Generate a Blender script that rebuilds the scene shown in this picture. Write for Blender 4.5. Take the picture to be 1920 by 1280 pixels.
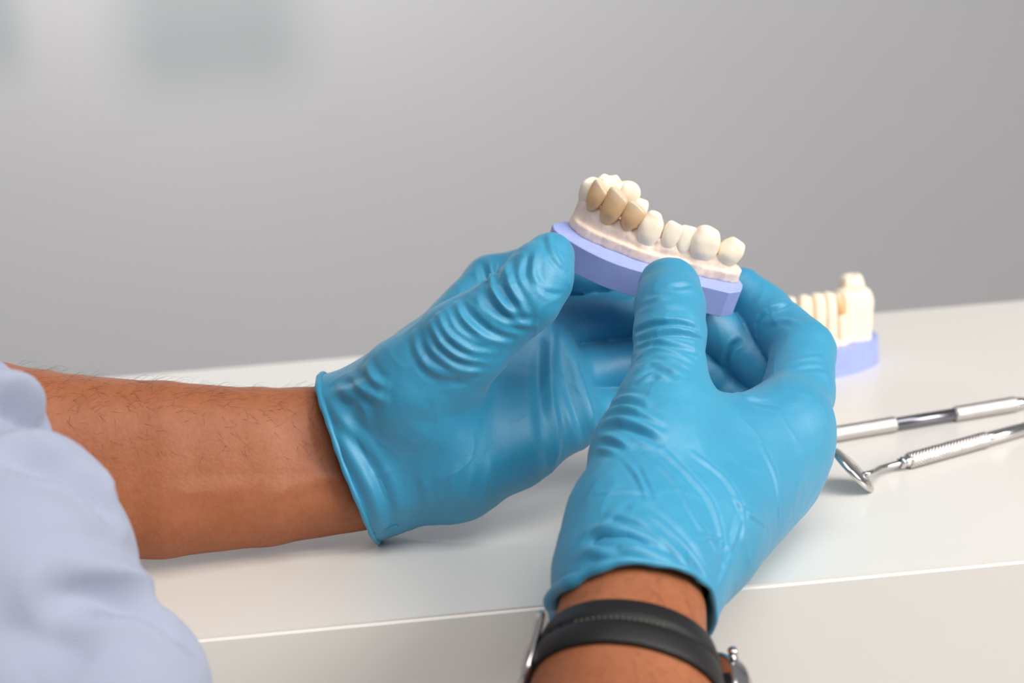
import bpy, bmesh, math, random
import numpy as np
from mathutils import Vector, Matrix
from mathutils.bvhtree import BVHTree

for o in list(bpy.data.objects):
    bpy.data.objects.remove(o)
SC = bpy.context.scene
COL = SC.collection
random.seed(4)
RNG = np.random.default_rng(4)

# ------------------------------------------------------------------ camera
LENS = 70.0
F = 1920 * LENS / 36.0                      # focal length in pixels of the 1920 x 1280 frame
TABLE_Z = 0.75
cam_data = bpy.data.cameras.new('camera')
cam = bpy.data.objects.new('camera', cam_data)
COL.objects.link(cam)
cam_data.lens = LENS
cam_data.sensor_width = 36.0
cam_data.clip_start = 0.02
cam_data.dof.use_dof = True
cam_data.dof.focus_distance = 0.632
cam_data.dof.aperture_fstop = 10.0
CAM_ROT = (Matrix.Rotation(math.radians(-5.0), 3, 'Z') @ Matrix.Rotation(math.radians(76.0), 3, 'X')
           @ Matrix.Rotation(math.radians(-3.6), 3, 'Z'))
CAM_LOC = Vector((0, 0, TABLE_Z + 0.222))
cam.matrix_world = Matrix.Translation(CAM_LOC) @ CAM_ROT.to_4x4()
SC.camera = cam
CR = np.array(CAM_ROT)
CL = np.array(CAM_LOC)

# ------------------------------------------------------------------ world, lamps, exposure
SC.view_settings.view_transform = 'Standard'
SC.view_settings.look = 'None'
SC.view_settings.gamma = 1.0
SC.view_settings.use_curve_mapping = False
SC.view_settings.exposure = 0.0
world = bpy.data.worlds.new('world')
SC.world = world
world.use_nodes = True
world.node_tree.nodes['Background'].inputs[0].default_value = (0.96, 0.97, 1.0, 1)
world.node_tree.nodes['Background'].inputs[1].default_value = 0.27


def area_light(name, loc, target, size, power, color=(1, 1, 1), size_y=None):
    l = bpy.data.lights.new(name, 'AREA')
    l.energy = power
    l.color = color
    l.size = size
    if size_y:
        l.shape = 'RECTANGLE'
        l.size_y = size_y
    o = bpy.data.objects.new(name, l)
    COL.objects.link(o)
    o.location = loc
    o.rotation_euler = (Vector(target) - Vector(loc)).to_track_quat('-Z', 'Y').to_euler()
    return o


area_light('key_lamp', (1.25, -0.22, 1.52), (0.10, 0.62, 0.80), 0.8, 25.0, (1.0, 0.955, 0.90))
area_light('ceiling_lamp', (0.30, -0.10, 2.10), (0.1, 0.62, 0.78), 1.1, 15.0, (1.0, 0.975, 0.945))
area_light('added_wall_light', (-0.35, 2.07, 1.40), (-0.25, 2.3, 0.75), 1.1, 8.2, (1.0, 0.98, 1.0), 0.12)  # added unseen light, placed for the falloff down the wall


# ------------------------------------------------------------------ helpers
def tag(o, label=None, cat=None, group=None, kind=None):
    if label: o['label'] = label
    if cat: o['category'] = cat
    if group: o['group'] = group
    if kind: o['kind'] = kind
    return o


def empty(name, loc=(0, 0, 0), mat=None):
    o = bpy.data.objects.new(name, None)
    COL.objects.link(o)
    o.empty_display_size = 0.02
    if mat is not None:
        o.matrix_world = mat
    else:
        o.location = loc
    return o


def P(px, py, d):
    """point in camera space, millimetres (x right, y up, z towards the viewer)"""
    return np.array([(px - 960) / F * d, -(py - 640) / F * d, -d], float)


def to_world(v):
    """camera-space millimetres to world metres"""
    return (np.asarray(v, float) * 0.001) @ CR.T + CL


def dir_world(v):
    return np.asarray(v, float) @ CR.T


def table_hit(px, py, height=0.0):
    d = CR @ np.array([(px - 960) / F, -(py - 640) / F, -1.0])
    t = (TABLE_Z + height - CL[2]) / d[2]
    return CL + d * t


def mesh_arrays(name, verts, faces, smooth=True):
    me = bpy.data.meshes.new(name)
    verts = np.ascontiguousarray(verts, dtype=np.float32)
    faces = np.ascontiguousarray(faces, dtype=np.int32)
    n, k = faces.shape
    me.vertices.add(len(verts))
    me.vertices.foreach_set('co', verts.ravel())
    me.loops.add(n * k)
    me.loops.foreach_set('vertex_index', faces.ravel())
    me.polygons.add(n)
    me.polygons.foreach_set('loop_start', np.arange(0, n * k, k, dtype=np.int32))
    me.polygons.foreach_set('loop_total', np.full(n, k, dtype=np.int32))
    me.update(calc_edges=True)
    me.validate()
    if smooth:
        me.polygons.foreach_set('use_smooth', np.ones(n, dtype=bool))
    return me


def link(name, me, mat, parent=None):
    o = bpy.data.objects.new(name, me)
    COL.objects.link(o)
    if mat:
        me.materials.clear()
        me.materials.append(mat)
    if parent:
        o.parent = parent
    return o


def from_bm(name, bm, mat, parent=None, smooth=False, sharp=None):
    me = bpy.data.meshes.new(name)
    bm.normal_update()
    bm.to_mesh(me)
    bm.free()
    if smooth:
        for p in me.polygons:
            p.use_smooth = True
        if sharp:
            me.set_sharp_from_angle(angle=math.radians(sharp))
    return link(name, me, mat, parent)


def get_arrays(me):
    v = np.empty(len(me.vertices) * 3, np.float32)
    me.vertices.foreach_get('co', v)
    nr = np.empty(len(me.vertices) * 3, np.float32)
    me.vertices.foreach_get('normal', nr)
    return v.reshape(-1, 3).astype(float), nr.reshape(-1, 3).astype(float)


# ---- signed distance modelling
def smin(a, b, k):
    if k <= 0:
        return np.minimum(a, b)
    h = np.maximum(k - np.abs(a - b), 0) / k
    return np.minimum(a, b) - h * h * k * 0.25


def cone(p, a, b, ra, rb):
    ba = b - a
    pa = p - a
    t = np.clip((pa @ ba) / (ba @ ba), 0, 1)
    q = pa - t[:, None] * ba
    return np.sqrt((q * q).sum(1)) - (ra + (rb - ra) * t)


def chain(p, js, k=0):
    """js: list of (px, py, depth, radius)"""
    d = None
    for (a, b) in zip(js[:-1], js[1:]):
        c = cone(p, P(*a[:3]), P(*b[:3]), a[3], b[3])
        d = c if d is None else smin(d, c, k)
    return d


def surface_nets(f, lo, hi, h, blk=4):
    lo = np.asarray(lo, float)
    hi = np.asarray(hi, float)
    nb = np.ceil((hi - lo) / (h * blk)).astype(int) + 1
    n = nb * blk + 1
    # coarse pass at block centres
    ax = [lo[i] + (np.arange(nb[i]) + 0.5) * h * blk for i in range(3)]
    G = np.stack(np.meshgrid(*ax, indexing='ij'), -1).reshape(-1, 3)
    dc = f(G).reshape(nb)
    act = np.abs(dc) < h * blk * 0.9 * 1.6
    D = np.where(dc < 0, -99.0, 99.0).astype(np.float32)
    D = D.repeat(blk, 0).repeat(blk, 1).repeat(blk, 2)
    D = np.pad(D, ((0, 1), (0, 1), (0, 1)), mode='edge')
    m = np.zeros(n, bool)
    bi = np.argwhere(act)
    off = np.stack(np.meshgrid(*[np.arange(blk + 1)] * 3, indexing='ij'), -1).reshape(-1, 3)
    idx = (bi[:, None, :] * blk + off[None]).reshape(-1, 3)
    m[idx[:, 0], idx[:, 1], idx[:, 2]] = True
    pi = np.argwhere(m)
    vals = np.empty(len(pi), np.float32)
    for s in range(0, len(pi), 400000):
        vals[s:s + 400000] = f(lo + pi[s:s + 400000] * h)
    D[pi[:, 0], pi[:, 1], pi[:, 2]] = vals
    S = D < 0
    c = np.zeros(np.array(D.shape) - 1, np.int8)
    cr = [(i, j, k) for i in (0, 1) for j in (0, 1) for k in (0, 1)]
    nx, ny, nz = D.shape
    for (i, j, k) in cr:
        c += S[i:nx - 1 + i, j:ny - 1 + j, k:nz - 1 + k]
    cells = np.argwhere((c > 0) & (c < 8))
    vid = -np.ones(c.shape, np.int64)
    vid[cells[:, 0], cells[:, 1], cells[:, 2]] = np.arange(len(cells))
    cv = np.stack([D[cells[:, 0] + i, cells[:, 1] + j, cells[:, 2] + k] for (i, j, k) in cr], 1)
    acc = np.zeros((len(cells), 3))
    cnt = np.zeros(len(cells))
    for a in range(8):
        for b in range(a + 1, 8):
            pa, pb = np.array(cr[a]), np.array(cr[b])
            if np.abs(pa - pb).sum() != 1:
                continue
            da, db = cv[:, a], cv[:, b]
            x = (da < 0) != (db < 0)
            t = np.where(x, da / np.where(x, da - db, 1), 0)
            acc += np.where(x[:, None], pa + t[:, None] * (pb - pa), 0)
            cnt += x
    V = lo + (cells + acc / cnt[:, None]) * h
    quads = []
    for axis in range(3):
        u, v = (axis + 1) % 3, (axis + 2) % 3
        sl0 = [slice(None)] * 3
        sl1 = [slice(None)] * 3
        sl0[axis] = slice(0, -1)
        sl1[axis] = slice(1, None)
        e = np.argwhere(S[tuple(sl0)] != S[tuple(sl1)])
        e = e[(e[:, u] > 0) & (e[:, v] > 0) & (e[:, u] < D.shape[u] - 1) & (e[:, v] < D.shape[v] - 1)]
        inside = S[e[:, 0], e[:, 1], e[:, 2]]
        q = []
        for (du, dv) in ((-1, -1), (0, -1), (0, 0), (-1, 0)):
            t = e.copy()
            t[:, u] += du
            t[:, v] += dv
            q.append(vid[t[:, 0], t[:, 1], t[:, 2]])
        q = np.stack(q, 1)
        q[~inside] = q[~inside][:, ::-1]
        quads.append(q)
    Q = np.concatenate(quads)
    Q = Q[(Q >= 0).all(1)]
    return V, Q


def subdivide(V, Q, levels=1):
    me = mesh_arrays('tmp', V, Q)
    o = bpy.data.objects.new('tmp', me)
    COL.objects.link(o)
    md = o.modifiers.new('s', 'SUBSURF')
    md.levels = levels
    md.render_levels = levels
    bpy.context.view_layer.update()
    ev = o.evaluated_get(bpy.context.evaluated_depsgraph_get())
    m2 = bpy.data.meshes.new_from_object(ev)
    v, n = get_arrays(m2)
    q = np.empty(len(m2.loops), np.int32)
    m2.loops.foreach_get('vertex_index', q)
    q = q.reshape(-1, 4)
    bpy.data.objects.remove(o)
    bpy.data.meshes.remove(me)
    bpy.data.meshes.remove(m2)
    return v, n, q


def sdf_mesh(f, lo, hi, h, levels=1):
    V, Q = surface_nets(f, lo, hi, h)
    v, n, q = subdivide(V, Q, levels)
    d = np.clip(f(v), -h, h)
    v = v - n * d[:, None]
    return v, q, (V, Q)


def normals_of(v, q):
    a, b, c, d = v[q[:, 0]], v[q[:, 1]], v[q[:, 2]], v[q[:, 3]]
    fn = np.cross(c - a, d - b)
    qi = q.T.ravel()
    n = np.stack([np.bincount(qi, np.tile(fn[:, k], 4), len(v)) for k in range(3)], 1)
    return n / np.maximum(np.linalg.norm(n, axis=1), 1e-9)[:, None]


def smooth_verts(v, q, it=1, lam=0.5, mask=None):
    e = np.concatenate([q[:, [0, 1]], q[:, [1, 2]], q[:, [2, 3]], q[:, [3, 0]]])
    for _ in range(it):
        c = np.bincount(e[:, 0], minlength=len(v)) + np.bincount(e[:, 1], minlength=len(v))
        s = np.stack([np.bincount(e[:, 0], v[e[:, 1], k], len(v)) + np.bincount(e[:, 1], v[e[:, 0], k], len(v)) for k in range(3)], 1)
        w = lam if mask is None else (lam * mask)[:, None]
        v = v + w * (s / np.maximum(c, 1)[:, None] - v)
    return v


def resample(pts, step):
    pts = np.asarray(pts, float)
    # Catmull-Rom through the control points
    if len(pts) > 2:
        e = np.vstack([2 * pts[0] - pts[1], pts, 2 * pts[-1] - pts[-2]])
        out = []
        for i in range(1, len(e) - 2):
            for t in np.linspace(0, 1, 12, endpoint=False):
                p0, p1, p2, p3 = e[i - 1], e[i], e[i + 1], e[i + 2]
                out.append(0.5 * (2 * p1 + (p2 - p0) * t + (2 * p0 - 5 * p1 + 4 * p2 - p3) * t * t
                                  + (3 * p1 - p0 - 3 * p2 + p3) * t ** 3))
        out.append(pts[-1])
        pts = np.array(out)
    seg = np.linalg.norm(np.diff(pts, axis=0), axis=1)
    L = np.concatenate([[0], np.cumsum(seg)])
    n = max(int(L[-1] / step), 2)
    s = np.linspace(0, L[-1], n + 1)
    return np.stack([np.interp(s, L, pts[:, i]) for i in range(pts.shape[1])], 1)


def apply_folds(v, q, folds, ray=None, gain=1.0):
    """folds: (pixel polyline, height mm, half-width mm[, taper]) -> ridges or grooves in the surface"""
    n = normals_of(v, q)
    rv, rq = ray if ray else (v, q)
    bvh = BVHTree.FromPolygons(rv.tolist(), rq.tolist())
    disp = np.zeros(len(v))
    org = Vector((0, 0, 0))
    for fd in folds:
        pl, amp, w = fd[:3]
        amp = amp * gain
        taper = fd[3] if len(fd) > 3 else 0.5
        pts = []
        for (x, y) in resample(pl, 4.0):
            r = bvh.ray_cast(org, Vector(P(x, y, 1.0)).normalized())
            pts.append(np.array(r[0]) if r[0] is not None else None)
        N = len(pts)
        sel = [(p, i / (N - 1)) for i, p in enumerate(pts) if p is not None]
        if len(sel) < 2:
            continue
        X = np.array([s[0] for s in sel])
        T = np.array([s[1] for s in sel])
        A = np.clip(np.sin(np.pi * np.clip(T, 0.02, 0.98)), 0, 1) ** taper
        lo, hi = X.min(0) - 4 * w, X.max(0) + 4 * w
        m = np.nonzero(((v > lo) & (v < hi)).all(1))[0]
        if len(m) == 0:
            continue
        best = np.full(len(m), 1e9)
        wa = np.zeros(len(m))
        vm = v[m]
        for i in range(len(X) - 1):
            ba = X[i + 1] - X[i]
            if ba @ ba > 36:
                continue
            t = np.clip(((vm - X[i]) @ ba) / (ba @ ba + 1e-9), 0, 1)
            dd = np.linalg.norm(vm - X[i] - t[:, None] * ba, axis=1)
            up = dd < best
            best[up] = dd[up]
            wa[up] = (A[i] + (A[i + 1] - A[i]) * t)[up]
        g = np.exp(-(best / w) ** 1.6) - 0.42 * np.exp(-((best - 1.9 * w) / (0.9 * w)) ** 2)
        disp[m] += amp * wa * g
    return v + n * disp[:, None]


def vnoise(p, scale, seed=0):
    """smooth pseudo noise from a few sines"""
    r = np.random.default_rng(seed)
    out = np.zeros(len(p))
    for _ in range(7):
        d = r.normal(size=3)
        d /= np.linalg.norm(d)
        out += np.sin(p @ d * (scale * r.uniform(0.6, 1.6)) + r.uniform(0, 6.28))
    return out / 7 ** 0.5


# ---- materials
def new_mat(name):
    m = bpy.data.materials.new(name)
    m.use_nodes = True
    nt = m.node_tree
    return m, nt, nt.nodes['Principled BSDF']


def lin(r, g, b):
    f = lambda c: (c / 255 / 12.92) if c / 255 <= 0.04045 else ((c / 255 + 0.055) / 1.055) ** 2.4
    return (f(r), f(g), f(b), 1)


def noise_node(nt, scale, detail=4, rough=0.55, coord='Object', stretch=None):
    tc = nt.nodes.new('ShaderNodeTexCoord')
    n = nt.nodes.new('ShaderNodeTexNoise')
    n.inputs['Scale'].default_value = scale
    n.inputs['Detail'].default_value = detail
    n.inputs['Roughness'].default_value = rough
    src = tc.outputs[coord]
    if stretch:
        mp = nt.nodes.new('ShaderNodeMapping')
        mp.inputs['Scale'].default_value = stretch
        nt.links.new(src, mp.inputs['Vector'])
        src = mp.outputs['Vector']
    nt.links.new(src, n.inputs['Vector'])
    return n


def ramp(nt, src, stops):
    r = nt.nodes.new('ShaderNodeValToRGB')
    el = r.color_ramp.elements
    el[0].position, el[0].color = stops[0]
    el[1].position, el[1].color = stops[-1]
    for s in stops[1:-1]:
        e = el.new(s[0])
        e.color = s[1]
    nt.links.new(src, r.inputs['Fac'])
    return r


def add_bump(nt, bsdf, srcs):
    prev = None
    for (sock, strength, dist) in srcs:
        b = nt.nodes.new('ShaderNodeBump')
        b.inputs['Strength'].default_value = strength
        b.inputs['Distance'].default_value = dist
        nt.links.new(sock, b.inputs['Height'])
        if prev:
            nt.links.new(prev.outputs['Normal'], b.inputs['Normal'])
        prev = b
    nt.links.new(prev.outputs['Normal'], bsdf.inputs['Normal'])


def simple(name, col, rough=0.5, metal=0.0, noise=None, bump=None, spec=0.5, sss=None):
    m, nt, b = new_mat(name)
    b.inputs['Base Color'].default_value = col
    b.inputs['Roughness'].default_value = rough
    b.inputs['Metallic'].default_value = metal
    b.inputs['Specular IOR Level'].default_value = spec
    if sss:
        b.inputs['Subsurface Weight'].default_value = sss[0]
        b.inputs['Subsurface Radius'].default_value = sss[1]
        b.inputs['Subsurface Scale'].default_value = sss[2]
    if noise:
        sc, amt = noise
        n = noise_node(nt, sc)
        lo = tuple(c * (1 - amt) for c in col[:3]) + (1,)
        hi = tuple(min(c * (1 + amt), 1) for c in col[:3]) + (1,)
        r = ramp(nt, n.outputs['Fac'], [(0.3, lo), (0.7, hi)])
        nt.links.new(r.outputs['Color'], b.inputs['Base Color'])
    if bump:
        n2 = noise_node(nt, bump[0])
        add_bump(nt, b, [(n2.outputs['Fac'], bump[1], bump[2])])
    return m


MAT = {}
MAT['wall'] = simple('wall_paint', (0.55, 0.55, 0.565, 1), 0.7, noise=(1.5, 0.02), bump=(180, 0.1, 0.0005))


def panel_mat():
    # greyish green stand-in sheet; its fading rim imitates an out-of-focus edge
    m, nt, b = new_mat('soft_patch_tint')
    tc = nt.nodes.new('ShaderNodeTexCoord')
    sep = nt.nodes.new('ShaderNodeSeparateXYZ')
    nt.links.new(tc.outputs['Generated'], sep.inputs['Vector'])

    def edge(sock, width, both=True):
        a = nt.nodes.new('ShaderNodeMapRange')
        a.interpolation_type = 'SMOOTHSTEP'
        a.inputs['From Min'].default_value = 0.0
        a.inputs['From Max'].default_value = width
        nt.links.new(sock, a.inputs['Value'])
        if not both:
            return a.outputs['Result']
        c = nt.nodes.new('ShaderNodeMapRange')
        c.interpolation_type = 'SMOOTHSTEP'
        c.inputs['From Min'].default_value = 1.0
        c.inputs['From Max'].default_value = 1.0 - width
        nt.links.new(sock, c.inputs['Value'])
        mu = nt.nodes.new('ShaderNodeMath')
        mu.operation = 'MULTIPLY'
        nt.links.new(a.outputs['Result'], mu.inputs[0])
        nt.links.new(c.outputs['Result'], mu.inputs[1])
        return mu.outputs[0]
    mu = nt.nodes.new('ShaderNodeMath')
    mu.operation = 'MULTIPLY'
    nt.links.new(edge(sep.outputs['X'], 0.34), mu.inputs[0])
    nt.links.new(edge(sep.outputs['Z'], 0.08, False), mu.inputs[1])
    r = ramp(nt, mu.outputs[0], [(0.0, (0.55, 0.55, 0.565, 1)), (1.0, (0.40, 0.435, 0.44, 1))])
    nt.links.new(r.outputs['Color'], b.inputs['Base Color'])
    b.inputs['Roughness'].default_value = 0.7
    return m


MAT['panel'] = panel_mat()
MAT['counter'] = simple('counter_lacquer', (0.78, 0.75, 0.705, 1), 0.34, noise=(6, 0.012), bump=(900, 0.03, 0.0002))
MAT['floor'] = simple('floor_vinyl', (0.50, 0.485, 0.46, 1), 0.5, noise=(4, 0.05))
MAT['base'] = simple('plate_resin', lin(158, 172, 229), 0.55, noise=(260, 0.05), bump=(1600, 0.12, 0.0003),
                     sss=(0.15, (0.6, 0.7, 1.0), 0.002))
MAT['plaster'] = simple('dental_plaster', lin(250, 234, 212), 0.6, noise=(220, 0.05), bump=(700, 0.18, 0.0004),
                        sss=(0.25, (1.0, 0.6, 0.4), 0.0018))
MAT['gum'] = simple('pink_plaster', lin(244, 220, 202), 0.62, noise=(260, 0.07), bump=(600, 0.3, 0.0005),
                    sss=(0.25, (1.0, 0.55, 0.4), 0.0018))
MAT['steel'] = simple('polished_steel', (0.62, 0.60, 0.60, 1), 0.16, 1.0)
MAT['knurl'] = simple('knurled_steel', (0.60, 0.575, 0.565, 1), 0.30, 1.0)
MAT['steel_dark_reflection'] = simple('steel_dark_reflection', (0.22, 0.22, 0.25, 1), 0.22, 1.0)  # steel again, with a dark reflection put into the colour
MAT['mirror'] = simple('mirror_glass', (0.85, 0.87, 0.88, 1), 0.02, 1.0)
MAT['hole'] = simple('punched_hole', (0.004, 0.004, 0.004, 1), 0.9)
MAT['thread'] = simple('stitch_thread', lin(132, 122, 106), 0.8)
MAT['hair'] = simple('dark_hair', (0.018, 0.010, 0.006, 1), 0.5)
MAT['glass'] = simple('watch_crystal', (0.25, 0.42, 0.5, 1), 0.05, 0.6)


def crown_mat():
    m, nt, b = new_mat('dental_ceramic')
    tc = nt.nodes.new('ShaderNodeTexCoord')
    sep = nt.nodes.new('ShaderNodeSeparateXYZ')
    nt.links.new(tc.outputs['Generated'], sep.inputs['Vector'])
    r = ramp(nt, sep.outputs['Z'], [(0.1, lin(234, 188, 134)), (0.45, lin(226, 184, 134)), (0.75, lin(214, 178, 138)), (1.0, lin(214, 200, 178))])
    n = noise_node(nt, 320, 3, stretch=(1, 1, 0.2))
    mx = nt.nodes.new('ShaderNodeMix')
    mx.data_type = 'RGBA'
    mx.blend_type = 'MULTIPLY'
    mx.inputs['Factor'].default_value = 0.15
    nt.links.new(r.outputs['Color'], mx.inputs['A'])
    r2 = ramp(nt, n.outputs['Fac'], [(0.3, (0.7, 0.62, 0.5, 1)), (0.7, (1, 1, 1, 1))])
    nt.links.new(r2.outputs['Color'], mx.inputs['B'])
    nt.links.new(mx.outputs['Result'], b.inputs['Base Color'])
    b.inputs['Roughness'].default_value = 0.3
    b.inputs['Subsurface Weight'].default_value = 0.3
    b.inputs['Subsurface Radius'].default_value = (1.0, 0.7, 0.4)
    b.inputs['Subsurface Scale'].default_value = 0.0015
    return m


MAT['crown'] = crown_mat()


def glove_mat():
    m, nt, b = new_mat('nitrile_glove')
    n = noise_node(nt, 34, 3)
    r = ramp(nt, n.outputs['Fac'], [(0.3, lin(10, 136, 178)), (0.7, lin(18, 148, 187))])
    nt.links.new(r.outputs['Color'], b.inputs['Base Color'])
    b.inputs['Roughness'].default_value = 0.55
    b.inputs['Specular IOR Level'].default_value = 1.0
    b.inputs['Subsurface Weight'].default_value = 0.12
    b.inputs['Subsurface Radius'].default_value = (0.3, 0.8, 1.0)
    b.inputs['Subsurface Scale'].default_value = 0.0015
    b.inputs['Sheen Weight'].default_value = 0.12
    b.inputs['Sheen Roughness'].default_value = 0.6
    fine = noise_node(nt, 1500, 2)
    mid = noise_node(nt, 130, 4, 0.6)
    add_bump(nt, b, [(mid.outputs['Fac'], 0.18, 0.0012), (fine.outputs['Fac'], 0.25, 0.0002)])
    return m


def skin_mat():
    m, nt, b = new_mat('tanned_skin')
    n = noise_node(nt, 26, 5, 0.6)
    r = ramp(nt, n.outputs['Fac'], [(0.25, lin(151, 89, 57)), (0.5, lin(160, 97, 64)), (0.75, lin(168, 106, 73))])
    n3 = noise_node(nt, 420, 3, 0.6)
    mx = nt.nodes.new('ShaderNodeMix')
    mx.data_type = 'RGBA'
    mx.blend_type = 'MULTIPLY'
    mx.inputs['Factor'].default_value = 0.3
    nt.links.new(r.outputs['Color'], mx.inputs['A'])
    r2 = ramp(nt, n3.outputs['Fac'], [(0.35, (0.72, 0.62, 0.56, 1)), (0.6, (1, 1, 1, 1))])
    nt.links.new(r2.outputs['Color'], mx.inputs['B'])
    nt.links.new(mx.outputs['Result'], b.inputs['Base Color'])
    b.inputs['Roughness'].default_value = 0.5
    b.inputs['Specular IOR Level'].default_value = 0.35
    b.inputs['Subsurface Weight'].default_value = 0.25
    b.inputs['Subsurface Radius'].default_value = (1.0, 0.35, 0.2)
    b.inputs['Subsurface Scale'].default_value = 0.003
    v = nt.nodes.new('ShaderNodeTexVoronoi')
    v.inputs['Scale'].default_value = 900
    tc = nt.nodes.new('ShaderNodeTexCoord')
    nt.links.new(tc.outputs['Object'], v.inputs['Vector'])
    f2 = noise_node(nt, 260, 4, 0.6)
    add_bump(nt, b, [(v.outputs['Distance'], 0.2, 0.0003), (f2.outputs['Fac'], 0.22, 0.0006)])
    return m


def shirt_mat():
    m, nt, b = new_mat('light_blue_pique')
    b.inputs['Base Color'].default_value = lin(196, 208, 232)
    b.inputs['Roughness'].default_value = 0.85
    b.inputs['Sheen Weight'].default_value = 0.2
    tc = nt.nodes.new('ShaderNodeTexCoord')
    w = nt.nodes.new('ShaderNodeTexWave')
    w.bands_direction = 'Z'
    w.inputs['Scale'].default_value = 420
    w.inputs['Distortion'].default_value = 0.6
    w.inputs['Detail'].default_value = 2
    nt.links.new(tc.outputs['Object'], w.inputs['Vector'])
    r = ramp(nt, w.outputs['Fac'], [(0.0, lin(154, 161, 182)), (1.0, lin(159, 166, 187))])
    nt.links.new(r.outputs['Color'], b.inputs['Base Color'])
    add_bump(nt, b, [(w.outputs['Fac'], 0.3, 0.0004)])
    return m


def leather_mat():
    m, nt, b = new_mat('black_leather')
    b.inputs['Base Color'].default_value = (0.009, 0.009, 0.010, 1)
    b.inputs['Roughness'].default_value = 0.46
    b.inputs['Specular IOR Level'].default_value = 0.35
    n = noise_node(nt, 1100, 4, 0.7)
    add_bump(nt, b, [(n.outputs['Fac'], 0.5, 0.0004)])
    return m


MAT['glove'] = glove_mat()
MAT['skin'] = skin_mat()
MAT['shirt'] = shirt_mat()
MAT['leather'] = leather_mat()


# ------------------------------------------------------------------ the setting
def box_bm(lo, hi, bevel=0.0, seg=3):
    bm = bmesh.new()
    bmesh.ops.create_cube(bm, size=1.0)
    lo, hi = Vector(lo), Vector(hi)
    for v in bm.verts:
        v.co = Vector((lo[i] + (v.co[i] + 0.5) * (hi[i] - lo[i]) for i in range(3)))
    if bevel:
        bmesh.ops.bevel(bm, geom=bm.edges[:], offset=bevel, segments=seg, affect='EDGES')
    return bm


WALL_Y = 2.3
o = from_bm('wall_back', box_bm((-3, WALL_Y, 0), (3, WALL_Y + 0.1, 2.7)), MAT['wall'])
tag(o, kind='structure')
o = from_bm('floor', box_bm((-3, -2.5, -0.1), (3, WALL_Y, 0)), MAT['floor'])
tag(o, kind='structure')

def wall_hit(px, py, yw):
    d = CR @ np.array([(px - 960) / F, -(py - 640) / F, -1.0])
    return CL + d * ((yw - CL[1]) / d[1])


for k, (px0, px1, pyb) in enumerate(((-150, 100, 215), (170, 660, 235))):  # added stand-ins for unidentified soft patches on the wall
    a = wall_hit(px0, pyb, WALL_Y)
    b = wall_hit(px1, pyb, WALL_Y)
    o = from_bm('soft_patch_%d' % (k + 1), box_bm((a[0], WALL_Y - 0.0002, (a[2] + b[2]) / 2), (b[0], WALL_Y, 1.9)), MAT['panel'])
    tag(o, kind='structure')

FRONT_Y, BACK_Y = 0.558, 0.884
ctr = empty('counter', (0.1, (FRONT_Y + BACK_Y) / 2, 0))
tag(ctr, 'long white lacquered counter under the hands and instruments', 'counter')


def to_parent(o, parent):
    bpy.context.view_layer.update()
    o.parent = parent
    o.matrix_parent_inverse = parent.matrix_world.inverted()


for nm, lo, hi, bv in (('top_panel', (-1.1, FRONT_Y, TABLE_Z - 0.12), (1.3, BACK_Y, TABLE_Z), 0.0012),
                       ('front_panel', (-1.1, FRONT_Y + 0.0004, 0.0), (1.3, FRONT_Y + 0.02, TABLE_Z - 0.1202), 0.0006),
                       ('back_panel', (-1.1, BACK_Y - 0.02, 0.0), (1.3, BACK_Y - 0.0004, TABLE_Z - 0.1202), 0.0006),
                       ('side_panel', (-1.1, FRONT_Y + 0.0202, 0.0), (-1.08, BACK_Y - 0.0202, TABLE_Z - 0.1202), 0.0006),
                       ('side_panel', (1.28, FRONT_Y + 0.0202, 0.0), (1.3, BACK_Y - 0.0202, TABLE_Z - 0.1202), 0.0006)):
    to_parent(from_bm(nm, box_bm(lo, hi, bv), MAT['counter'], smooth=True, sharp=40), ctr)

# ------------------------------------------------------------------ the person: arms, gloves, shirt
def bounds(js, pad):
    a = np.array([P(*j[:3]) for j in js])
    r = np.array([j[3] for j in js])[:, None]
    return (a - r).min(0) - pad, (a + r).max(0) + pad


# forearms (skin), joints as (pixel x, pixel y, depth mm, radius mm)
ARM_LU = [(640, 800, 667, 14.0), (480, 815, 657, 15.3), (300, 818, 650, 18.0), (60, 828, 645, 23.2), (-200, 815, 634, 28.0)]
ARM_LL = [(690, 923, 658, 12.5), (500, 938, 654, 14.8), (300, 946, 647, 17.2), (60, 945, 643, 20.5), (-200, 900, 634, 24.0)]
ARM_LS = [(-200, 850, 638, 32), (-420, 950, 530, 46)]
ARM_R1 = [(1172, 1060, 566, 13.5), (1160, 1150, 551, 15.6), (1140, 1290, 532, 19.7), (1120, 1560, 497, 24), (1060, 2100, 455, 34)]
ARM_R2 = [(1210, 1070, 568, 14.4), (1207, 1155, 553, 16.0), (1208, 1290, 536, 18.8), (1200, 1560, 502, 23), (1140, 2100, 460, 34)]


def f_arm_l(p):
    return smin(smin(chain(p, ARM_LU, 2), chain(p, ARM_LL, 2), 18), chain(p, ARM_LS), 20)


def f_arm_r(p):
    return smin(chain(p, ARM_R1, 2), chain(p, ARM_R2, 2), 14)


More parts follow.
